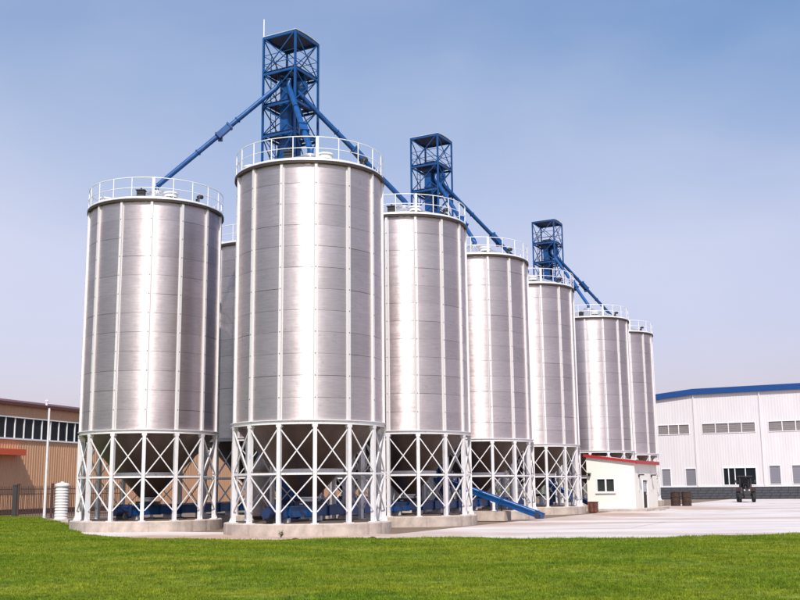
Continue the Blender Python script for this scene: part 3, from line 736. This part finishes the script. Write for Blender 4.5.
put('roof_vent', MB().lathe([(0.09, 8.0), (0.09, 8.5), (0.14, 8.5), (0.14, 8.58), (0, 8.66)], 14, c=tuple(FO.d * 6.35 + FO.n * -0.6)), M['rail'], rf)
put('awning', FO.box(MB(), -8.0, 2.3, 0.04, 0.75, 4.22, 4.66), M['awning'], hall)
put('skirting', FO.box(MB(), U0, U1, 0.036, 0.08, 0.0, 0.35), M['brown'], hall)

# --- white pole, tank, fence and box by the lawn edge
t = empty('white_pole', (-21.35, 63.6, 0), 0, 'tall thin white pole standing before the orange hall', 'pole')
put('shaft', MB().lathe([(0.085, 0.0), (0.062, 6.6)], 14, cap1=True), M['white'], t)
put('base_flange', MB().lathe([(0.2, 0), (0.2, 0.05), (0.11, 0.05), (0.10, 0.2)], 14), M['galv'], t)
put('top_cap', MB().lathe([(0.07, 6.6), (0.07, 6.64), (0, 6.66)], 14), M['dark'], t)

t = empty('ribbed_tank', (-18.75, 58.6, 0.12), 0, 'white ribbed upright cylinder tank beside the far left silo', 'tank')
prof = [(0.36, 0.0)]
for k in range(11):
    z = 0.06 + k * 0.155; prof += [(0.36, z), (0.338, z + 0.03), (0.338, z + 0.10), (0.36, z + 0.13)]
prof += [(0.36, 1.78)]
put('barrel', MB().lathe(prof, 24), M['white'], t)
put('lid', MB().lathe([(0.40, 1.78), (0.40, 1.86), (0.30, 1.95), (0.10, 1.99), (0.10, 2.04), (0, 2.05)], 24), M['white'], t)
o = put('pad', MB().box(-0.6, -0.6, -0.16, 0.6, 0.6, 0.0), M['conc'], t)

FF = Fr((0.953, -0.30)); fo = Vector((-34.0, 70.8, 0))
fence = empty('railing_fence', fo, 0, 'brown metal railing fence in front of the orange hall', 'fence')
pk = MB().box(-0.02, -0.014, 0.08, 0.02, 0.014, 1.93)
pk.add([(-0.014, -0.014, 1.93), (0.014, -0.014, 1.93), (0.014, 0.014, 1.93), (-0.014, 0.014, 1.93), (0, 0, 2.03)], [(0, 1, 4), (1, 2, 4), (2, 3, 4), (3, 0, 4)])
pkm = pk.mesh('picket', M['brown']); psm = MB().box(-0.06, -0.06, 0, 0.06, 0.06, 2.08).box(-0.08, -0.08, 2.08, 0.08, 0.08, 2.12).mesh('fence_post', M['brown'])
pbm = MB().box(-0.13, -0.11, 0, 0.13, 0.11, 2.0).box(-0.15, -0.13, 2.0, 0.15, 0.13, 2.06).mesh('fence_post', M['dark'])
LF = 17.5
for k in range(int(LF / 0.13)): link('picket', pkm, fence, FF.d * (k * 0.13 + 0.06))
for k in range(8): link('fence_post', psm, fence, FF.d * (k * 2.5))
link('fence_post', pbm, fence, FF.d * 9.75)
for z in (0.25, 1.45, 1.75): put('rail', FF.box(MB(), 0, LF, -0.02, 0.02, z, z + 0.05), M['brown'], fence)

t = empty('steel_cabinet', (-26.9, 68.9, 0), R_(-12), 'dark brown cabinet at the left edge by the fence', 'cabinet')
put('case', MB().box(-0.55, -0.35, 0.1, 0.55, 0.35, 0.95), M['brown'], t)
put('lid', MB().box(-0.62, -0.42, 0.95, 0.62, 0.42, 1.03), M['redroof'], t)
put('foot', MB().box(-0.5, -0.3, 0, 0.5, 0.3, 0.1), M['dark'], t)

# --- right: white warehouse
M['wh'] = mat('white_sheet', (0.62, 0.585, 0.59), 0.5, noise=0.07, nscale=0.8, stretch=(1, 1, 0.3))
M['stone'] = mat('grey_stone', (0.075, 0.075, 0.088), 0.85, noise=0.4, nscale=5, bump=0.4, bscale=12)
M['fascia'] = mat('blue_fascia', (0.003, 0.048, 0.19), 0.4)
M['louvre'] = mat('louvre_grey', (0.27, 0.235, 0.23), 0.6, noise=0.15, nscale=5)
M['shutter'] = mat('shutter_grey', (0.215, 0.205, 0.235), 0.6, rand=0.1)
FW = Fr((43.371 - 29.548, 113.0 - 121.0)); WO = Vector((29.548, 121.0, 0))
FW = Fr((13.0, -7.0))
wh = empty('warehouse', WO, 0, 'white corrugated warehouse with blue roof edge and grey stone base, far right', 'building')
# openings as (u0, u1, z0, z1)
UP = [(-0.05, 3.55, 7.20, 8.36), (4.95, 10.75, 7.20, 8.36), (12.1, 17.8, 7.20, 8.36), (19.2, 25.0, 7.2, 8.36)]
LO = [(0.10, 1.20, 1.42, 3.42), (2.80, 4.05, 1.42, 3.42), (11.85, 13.1, 1.52, 3.60), (14.2, 15.4, 1.52, 3.60), (19.4, 20.6, 1.5, 3.6)]
DR = [(6.95, 10.55, 1.52, 3.36)]
ALL = UP + LO + DR
JO = [-5.0, 4.15, 11.35, 18.55, 26.0]
for a, b in zip(JO[:-1], JO[1:]):
    mb = MB()
    us = sorted({a + 0.02, b - 0.02} | {min(max(x, a + 0.02), b - 0.02) for o in ALL for x in o[:2]})
    for u0, u1 in zip(us[:-1], us[1:]):
        if u1 - u0 < 0.02: continue
        um = (u0 + u1) / 2; segs = [(1.30, 11.9)]
        for o in ALL:
            if o[0] < um < o[1]:
                ns = []
                for s0, s1 in segs:
                    if o[2] > s0 and o[3] < s1: ns += [(s0, o[2]), (o[3], s1)]
                    else: ns.append((s0, s1))
                segs = ns
        for s0, s1 in segs: FW.cor(mb, u0, u1, s0, s1, pitch=0.30, depth=0.009)
    put('wall_panel', mb, M['wh'], wh)
for u in JO[1:-1]: put('downpipe', FW.box(MB(), u - 0.06, u + 0.06, 0.0, 0.13, 1.4, 11.8), M['rib'], wh)
put('interior', FW.box(MB(), -4.9, 25.9, -20, -0.35, 0, 11.2), M['dark'], wh)
st_ = put('stone_base', FW.box(MB(), -5.0, 26.0, -0.3, 0.02, 0.0, 1.30), M['stone'], wh)
bs = [FW.box(MB(), 0, w_, 0.0, 0.05, 0, 0.27).mesh('stone_block', M['stone']) for w_ in (0.72, 0.94)]
for r in range(4):
    u = -4.9 + (r % 2) * 0.4; k = 0
    while u < 25:
        i = rnd.randrange(2); link('stone_block', bs[i], st_, FW.d * u + FW.n * 0.02 + Vector((0, 0, 0.04 + r * 0.30))); u += (0.75, 0.97)[i]; k += 1
put('sill_strip', FW.box(MB(), -5.0, 26.0, -0.05, 0.10, 1.30, 1.40), M['rail'], wh)
for (u0, u1, z0, z1) in UP:
    w_ = put('louvre_window', FW.box(FW.box(FW.box(FW.box(MB(), u0, u1, -0.05, 0.06, z0, z0 + 0.06), u0, u1, -0.05, 0.06, z1 - 0.06, z1), u0, u0 + 0.06, -0.05, 0.06, z0 + .06, z1 - .06), u1 - 0.06, u1, -0.05, 0.06, z0 + .06, z1 - .06), M['rail'], wh)
    npn = 3 if u1 - u0 < 4 else 4; pw = (u1 - u0 - 0.12) / npn
    for k in range(npn):
        mb = MB(); a = u0 + 0.06 + k * pw
        for j in range(7):
            zz = z0 + 0.08 + j * 0.145; FW.box(mb, a + 0.05, a + pw - 0.05, -0.10 + 0.0, -0.02, zz, zz + 0.11)
        FW.box(mb, a + 0.03, a + pw - 0.03, -0.14, -0.105, z0 + 0.06, z1 - 0.06)
        put('louvre', mb, M['louvre'], w_)
        if k: put('mullion', FW.box(MB(), a - 0.04, a + 0.04, -0.05, 0.055, z0 + .06, z1 - .06), M['rail'], w_)
for (u0, u1, z0, z1) in LO:
    s_ = put('shutter', FW.box(MB(), u0 + .07, u1 - .07, -0.12, -0.06, z0 + .05, z1 - .07), M['shutter'], wh)
    mb = MB()
    for j in range(12):
        zz = z0 + 0.08 + j * (z1 - z0 - 0.2) / 12; FW.box(mb, u0 + .08, u1 - .08, -0.06, -0.035, zz, zz + 0.11)
    put('slat', mb, M['shutter'], s_)
    mb = MB(); FW.box(mb, u0, u0 + .07, -.1, .06, z0, z1); FW.box(mb, u1 - .07, u1, -.1, .06, z0, z1); FW.box(mb, u0 + .07, u1 - .07, -.1, .06, z1 - .07, z1); FW.box(mb, u0 + .07, u1 - .07, -.1, .06, z0, z0 + .05)
    put('frame', mb, M['rail'], s_)
for (u0, u1, z0, z1) in DR:
    mb = MB(); FW.box(mb, u0 - .05, u0 + .08, -.1, .09, z0 - .08, z1 + .08); FW.box(mb, u1 - .08, u1 + .05, -.1, .09, z0 - .08, z1 + .08); FW.box(mb, u0 + .08, u1 - .08, -.1, .09, z1 - .02, z1 + .08); FW.box(mb, u0 + .08, u1 - .08, -.1, .09, z0 - .08, z0 + .02)
    w_ = put('glazed_window', mb, M['rail'], wh)
    cuts = [u0 + .08, u0 + .62, u0 + 1.30, u0 + 2.42, u1 - .08]
    for k, (a, b) in enumerate(zip(cuts[:-1], cuts[1:])):
        put('pane', FW.box(MB(), a + .03, b - .03, -0.07, -0.04, z0 + .02, z1 - .02), M['glass'], w_)
        if k: put('mullion', FW.box(MB(), a - .04, a + .04, -0.06, 0.06, z0 + .02, z1 - .02), M['rail'], w_)
def fascia(name, pts, th, e0, e1, m, par):
    mb = MB(); v = []
    for u, z in pts:
        for e in (e0, e1):
            q = FW.d * u + FW.n * e; v += [(q.x, q.y, z - th), (q.x, q.y, z)]
    f = []
    for i in range(len(pts) - 1):
        a = 4 * i; b = a + 4; f += [(a + 2, b + 2, b + 3, a + 3), (a, a + 1, b + 1, b), (a + 1, a + 3, b + 3, b + 1), (a, b, b + 2, a + 2)]
    f += [(0, 2, 3, 1), (4 * len(pts) - 4, 4 * len(pts) - 3, 4 * len(pts) - 1, 4 * len(pts) - 2)]
    return put(name, mb.add(v, f), m, par)
FP = [(-5.2, 11.25), (-0.05, 11.90), (4.12, 12.30), (26.2, 12.36)]
fc = fascia('roof_fascia', FP, 0.66, 0.05, 0.30, M['fascia'], wh)
fascia('roof', FP, 0.25, -20.2, 0.045, M['roof_tin'], wh)

# --- cream hut with red roof edge
M['cream'] = mat('cream_render', (0.76, 0.715, 0.65), 0.85, noise=0.06, nscale=1.5, bump=0.15, bscale=30)
M['redtrim'] = mat('red_trim', (0.36, 0.016, 0.016), 0.5)
M['rust'] = mat('rusty_iron', (0.20, 0.060, 0.035), 0.85, col2=(0.07, 0.025, 0.02), nscale=4, bump=0.3)
M['rustdk'] = mat('dark_rust', (0.060, 0.026, 0.018), 0.85, col2=(0.02, 0.012, 0.01), nscale=4, bump=0.3)
HA = Vector((12.05, 69.1, 0))
hut = empty('hut', HA, 0, 'small cream hut with red roof edge before the far silos', 'building')
FA = Fr((CRS.x, CRS.y))                       # window face, turned towards the camera
FB = Fr((ROW.x, ROW.y)); OB = CRS * 3.12      # door face, seen at a slant
HW, HD, HZ = 3.12, 6.8, 0.16
def zr(u): return 3.52 - 0.43 * u / HW        # mono-pitch roof falls towards the door side
def shift(mb, off, k0=0):
    mb.v[k0:] = [(x + off.x, y + off.y, z + off.z) for x, y, z in mb.v[k0:]]; return mb
put('plinth', FA.box(MB(), -0.12, HW + 0.75, -HD - 0.1, 0.35, 0.0, HZ), M['conc'], hut)
def holed(F, L, holes, zt, mb=None):
    mb = mb or MB(); us = sorted({0.0, L} | {x for o in holes for x in o[:2]})
    for u0, u1 in zip(us[:-1], us[1:]):
        segs = [(HZ, zt)]
        for o in holes:
            if o[0] - 1e-6 < u0 and u1 < o[1] + 1e-6: segs = [(a, b) for a, b in ((HZ, o[2]), (o[3], zt)) if b - a > 0.01]
        for a, b in segs: F.box(mb, u0, u1, -0.16, 0.0, a, b)
    return mb
WN = (0.62, 1.83, 1.20, 2.10); DO = (2.15, 3.75, HZ, 2.02)
mb = holed(FA, HW - 0.16, [WN], 2.98)
k0 = len(mb.v); holed(FB, HD, [DO], 2.98, mb); shift(mb, OB, k0)
FA.box(mb, 0.0, HW - 0.16, -HD, -HD + 0.16, HZ, 2.98); FA.box(mb, 0.0, 0.16, -HD + 0.16, -0.16, HZ, 2.98)
put('wall', mb, M['cream'], hut)
put('floor', FA.box(MB(), 0.17, HW - .17, -HD + .17, -0.17, HZ + 0.002, HZ + 0.03), M['dark_floor'], hut)
def wedge(mb, u0, u1, e0, e1, lo, hi):
    v = []
    for fn in (lo, hi):
        for u, e in ((u0, e0), (u1, e0), (u1, e1), (u0, e1)):
            q = FA.d * u + FA.n * e; v.append((q.x, q.y, fn(u)))
    return mb.add(v, [(0, 3, 2, 1), (4, 5, 6, 7), (0, 1, 5, 4), (1, 2, 6, 5), (2, 3, 7, 6), (3, 0, 4, 7)])
put('gable_fill', wedge(MB(), 0.0, HW, -HD, 0.0, lambda u: 2.981, lambda u: zr(u) - 0.02), M['cream'], hut)
rf = put('roof', wedge(MB(), -0.12, HW + 0.14, -HD - 0.12, 0.10, lambda u: zr(u) - 0.018, lambda u: zr(u) + 0.10), M['roof_tin'], hut)
put('red_fascia', wedge(MB(), -0.14, HW + 0.22, 0.101, 0.15, lambda u: zr(u) - 0.04, lambda u: zr(u) + 0.13), M['redtrim'], rf)
put('red_fascia', wedge(MB(), HW + 0.141, HW + 0.22, -HD - 0.14, 0.10, lambda u: zr(HW) - 0.10, lambda u: zr(HW) + 0.13), M['redtrim'], rf)
def frame(F, o, w, e0, e1):
    mb = MB(); a, b, c, d = o
    F.box(mb, a, b, e0, e1, c, c + w); F.box(mb, a, b, e0, e1, d - w, d); F.box(mb, a, a + w, e0, e1, c + w, d - w); F.box(mb, b - w, b, e0, e1, c + w, d - w); return mb
w_ = put('window', frame(FA, WN, 0.06, -.10, .03), M['rail'], hut)
um = (WN[0] + WN[1]) / 2
put('mullion', FA.box(MB(), um - .05, um + .05, -.09, .02, WN[2] + .06, WN[3] - .06), M['rail'], w_)
for a, b in ((WN[0] + .06, um - .05), (um + .05, WN[1] - .06)): put('pane', FA.box(MB(), a, b, -.07, -.05, WN[2] + .06, WN[3] - .06), M['clear'], w_)
put('curtain', FA.box(MB(), 0.86, 1.10, -.22, -.20, WN[2], WN[3]), M['cream'], w_)
put('window_sill', FA.box(MB(), WN[0] - .06, WN[1] + .06, 0.001, .09, WN[2] - .06, WN[2]), M['rail'], w_)
def bput(name, mb, m, par): return put(name, shift(mb, OB), m, par)
dr = bput('door', FB.box(MB(), DO[0] + .08, DO[1] - .08, -.12, -.07, HZ + .02, DO[3] - .07), M['rustdk'], hut)
bput('door_pane', FB.box(MB(), DO[0] + .3, DO[1] - .3, -.069, -.06, 1.2, 1.85), mat('milky_pane', (0.35, 0.36, 0.40), 0.2), dr)
mb = MB(); FB.box(mb, DO[0], DO[0] + .08, -.14, .03, HZ, DO[3]); FB.box(mb, DO[1] - .08, DO[1], -.14, .03, HZ, DO[3]); FB.box(mb, DO[0] + .08, DO[1] - .08, -.14, .03, DO[3] - .07, DO[3])
bput('door_frame', mb, M['rail'], dr)
bput('door_handle', FB.box(MB(), DO[1] - .26, DO[1] - .16, -.069, -.02, 1.0, 1.12), M['galv'], dr)
put('wall_lamp', FA.box(FA.box(MB(), .12, .22, 0.0, 0.08, 2.25, 2.42), .08, .32, 0.06, 0.30, 2.38, 2.45), M['dark'], hut)
for u in (1.1, 4.9):
    bput('wall_lamp', FB.box(FB.box(MB(), u - .05, u + .05, 0.0, 0.08, 2.15, 2.3), u - .2, u + .2, 0.06, 0.34, 2.26, 2.34), M['dark'], hut)
    bput('cable_conduit', FB.box(MB(), u - .05, u + .05, 0.0, 0.05, 1.3, 2.15), M['galv'], hut)
bput('step', FB.box(MB(), DO[0] - .2, DO[1] + .2, 0.76, 1.1, 0.0, 0.10), M['conc'], hut)

# --- small things in the yard
t = empty('rusty_bin', (11.75, 65.6, 0), R_(-25), 'small rusty red bin beside the left corner of the cream hut', 'bin')
put('tub', MB().box(-0.26, -0.26, 0.04, 0.26, 0.26, 0.62), M['rust'], t)
put('rim', MB().box(-0.29, -0.29, 0.62, 0.29, 0.29, 0.67), M['rust'], t)
for s in (-0.13, 0.13): put('stave', MB().box(s - 0.03, -0.285, 0.06, s + 0.03, -0.261, 0.61), M['rustdk'], t)
put('foot', MB().box(-0.2, -0.2, 0, 0.2, 0.2, 0.04), M['dark'], t)

for k, (x, y, lb) in enumerate(((21.3, 82.9, 'dark rusty drum standing left of its twin before the warehouse'), (22.05, 82.5, 'dark rusty drum standing right of its twin before the warehouse'))):
    t = empty('oil_drum', (x, y, 0), 0.4 * k, lb, 'drum', 'rusty drums standing before the warehouse')
    prof = [(0.36, 0.0), (0.38, 0.02), (0.36, 0.05), (0.36, 0.33), (0.385, 0.36), (0.36, 0.39), (0.36, 0.68), (0.385, 0.71), (0.36, 0.74), (0.36, 1.03), (0.38, 1.06), (0.35, 1.06), (0.35, 1.03), (0, 1.03)]
    put('barrel', MB().lathe(prof, 24), M['rustdk'], t)
    put('bung', MB().lathe([(0.05, 1.03), (0.05, 1.07), (0, 1.07)], 10, c=(0.2, 0.05, 0)), M['dark'], t)

# tractor seen from the front
M['tred'] = mat('tractor_red', (0.035, 0.012, 0.011), 0.6, noise=0.4, nscale=4)
t = empty('tractor', (31.2, 96.4, 0), R_(-15), 'small dark tractor parked in front of the warehouse window', 'tractor')
def wheel(x, y, r, w):
    prof = [(r * 0.55, -w / 2), (r * 0.9, -w / 2), (r, -w * 0.36), (r, w * 0.36), (r * 0.9, w / 2), (r * 0.55, w / 2)]
    mb = MB().lathe(prof, 24)
    for k in range(18):
        a = 2 * PI * k / 18; c, s = math.cos(a), math.sin(a)
        mb.bar((r * c, r * s, -w * 0.42), (r * math.cos(a + .12), r * math.sin(a + .12), 0), 0.05, 0.06, up=(c, s, 0)); mb.bar((r * math.cos(a + .12), r * math.sin(a + .12), 0), (r * c, r * s, w * 0.42), 0.05, 0.06, up=(c, s, 0))
    o = put('wheel', mb, M['rubber'], t, (x, y, r + 0.03), (0, R_(90), 0))
    put('rim', MB().lathe([(r * 0.55, -w * .3), (r * 0.2, -w * .12), (0, -w * .12)], 20).lathe([(0, w * .12), (r * 0.2, w * .12), (r * 0.55, w * .3)], 20), M['tred'], o)
for s in (-1, 1): wheel(s * 0.66, 0.75, 0.62, 0.34); wheel(s * 0.58, -0.95, 0.38, 0.24)
put('hood', MB().box(-0.30, -1.45, 0.62, 0.30, 0.15, 1.22), M['tred'], t)
put('grille', MB().box(-0.25, -1.49, 0.66, 0.25, -1.452, 1.16), M['dark'], t)
for s in (-1, 1): put('headlight', MB().tube([(s * 0.2, -1.53, 1.08), (s * 0.2, -1.48, 1.08)], 0.07, 12), M['galv'], t)
put('chassis', MB().box(-0.22, -1.5, 0.38, 0.22, 1.0, 0.62), M['dark'], t)
put('front_axle', MB().bar((-0.55, -0.95, 0.41), (0.55, -0.95, 0.41), 0.12, 0.12), M['dark'], t)
put('rear_axle', MB().bar((-0.6, 0.75, 0.65), (0.6, 0.75, 0.65), 0.18, 0.18), M['dark'], t)
for s in (-1, 1): put('fender', MB().box(s * 0.66 - 0.2, 0.15, 1.30, s * 0.66 + 0.2, 1.35, 1.36).box(s * 0.66 - 0.2, 0.08, 0.95, s * 0.66 + 0.2, 0.14, 1.36), M['tred'], t)
st2 = put('seat', MB().box(-0.26, 0.55, 1.05, 0.26, 1.05, 1.17).box(-0.26, 1.0, 1.17, 0.26, 1.1, 1.62), M['rubber'], t)
sw = put('steering_wheel', MB().tube([(0.19 * math.cos(a), 0.38 + 0.05 * math.sin(a), 1.46 + 0.18 * math.sin(a)) for a in [2 * PI * k / 20 for k in range(20)]], 0.018, 6, closed=True), M['dark'], t)
put('steering_column', MB().bar((0, 0.15, 1.2), (0, 0.38, 1.46), 0.05, 0.05), M['dark'], sw)
for sx in (-0.5, 0.5):
    for sy in (0.2, 1.2): put('canopy_post', MB().bar((sx, sy, 1.36), (sx * 0.92, sy, 2.28), 0.06, 0.06), M['dark'], t)
put('canopy', MB().box(-0.62, 0.02, 2.28, 0.62, 1.38, 2.36), M['dark'], t)
put('cab_back', MB().box(-0.46, 1.16, 1.36, 0.46, 1.2, 2.26), M['dark'], t)
put('exhaust', MB().tube([(0.22, -0.7, 1.22), (0.22, -0.7, 1.95)], 0.035, 8), M['dark'], t)
for s in (-1, 1): put('mirror', MB().bar((s * 0.5, 0.15, 1.85), (s * 0.85, 0.05, 1.85), 0.03, 0.03).box(s * 0.85 - .09, 0.0, 1.74, s * 0.85 + .09, 0.05, 1.98), M['dark'], t)

# low retaining block between second and third plinth
t = tag(put('concrete_block', MB().box(-1.3, -0.5, 0, 1.3, 0.5, 0.46), M['conc'], None, (4.0, 52.9, 0), (0, 0, R_(-25))), 'low concrete block beneath the blue inclined conveyor', 'block')
# stones and weeds at the lawn edge
def stone(x, y, s, lb):
    mb = MB(); v = []; g = random.Random(int(x * 100))
    n, m_ = 9, 5; vs_ = []
    for i in range(m_):
        ph = PI / 2 * i / (m_ - 1)
        for j in range(n):
            a = 2 * PI * j / n; k = g.uniform(0.82, 1.15); vs_.append((s * k * math.cos(a) * math.cos(ph * .95), s * .8 * k * math.sin(a) * math.cos(ph * .95), s * 0.75 * math.sin(ph) * g.uniform(.85, 1.1) - 0.02))
    f = [(i * n + j, i * n + (j + 1) % n, (i + 1) * n + (j + 1) % n, (i + 1) * n + j) for i in range(m_ - 1) for j in range(n)] + [tuple((m_ - 1) * n + j for j in range(n))]
    mb.add(vs_, f); tag(put('stone', mb, M['rustdk'], None, (x, y, 0.0)), lb, 'stone', 'stones at the lawn edge')
stone(-3.52, 35.15, 0.13, 'dark stone on the lawn edge before the nearest silo, left one')
stone(-0.98, 34.75, 0.17, 'dark stone on the lawn edge before the nearest silo, right one')
M['weed'] = mat('weed_leaf', (0.10, 0.13, 0.025), 0.7, noise=0.3, nscale=9)
def weed(x, y, h, lb, seed):
    g = random.Random(seed); t = empty('weed', (x, y, 0), 0, lb, 'plant', 'weeds along the plinth')
    ms = MB(); ml = MB()
    for k in range(7):
        a = g.uniform(0, 2 * PI); L = h * g.uniform(.5, 1.0); tip = Vector((math.cos(a) * L * .35, math.sin(a) * L * .35, L)); ms.tube([(0, 0, 0), tip * .5 + Vector((0, 0, L * .08)), tip], 0.006, 5)
        for j in range(9):
            p = tip * g.uniform(.25, 1.0); b = g.uniform(0, 2 * PI); l_ = g.uniform(.05, .11); d = Vector((math.cos(b), math.sin(b), g.uniform(-.2, .6))) * l_; s = Vector((-math.sin(b), math.cos(b), 0)) * l_ * .28
            ml.add([p, p + d * .5 + s, p + d, p + d * .5 - s], [(0, 1, 2, 3)])
    put('stem', ms, M['weed'], t); put('foliage', ml, M['weed'], t)
weed(-4.15, 36.6, 0.30, 'leafy weed growing at the foot of the nearest plinth', 3)
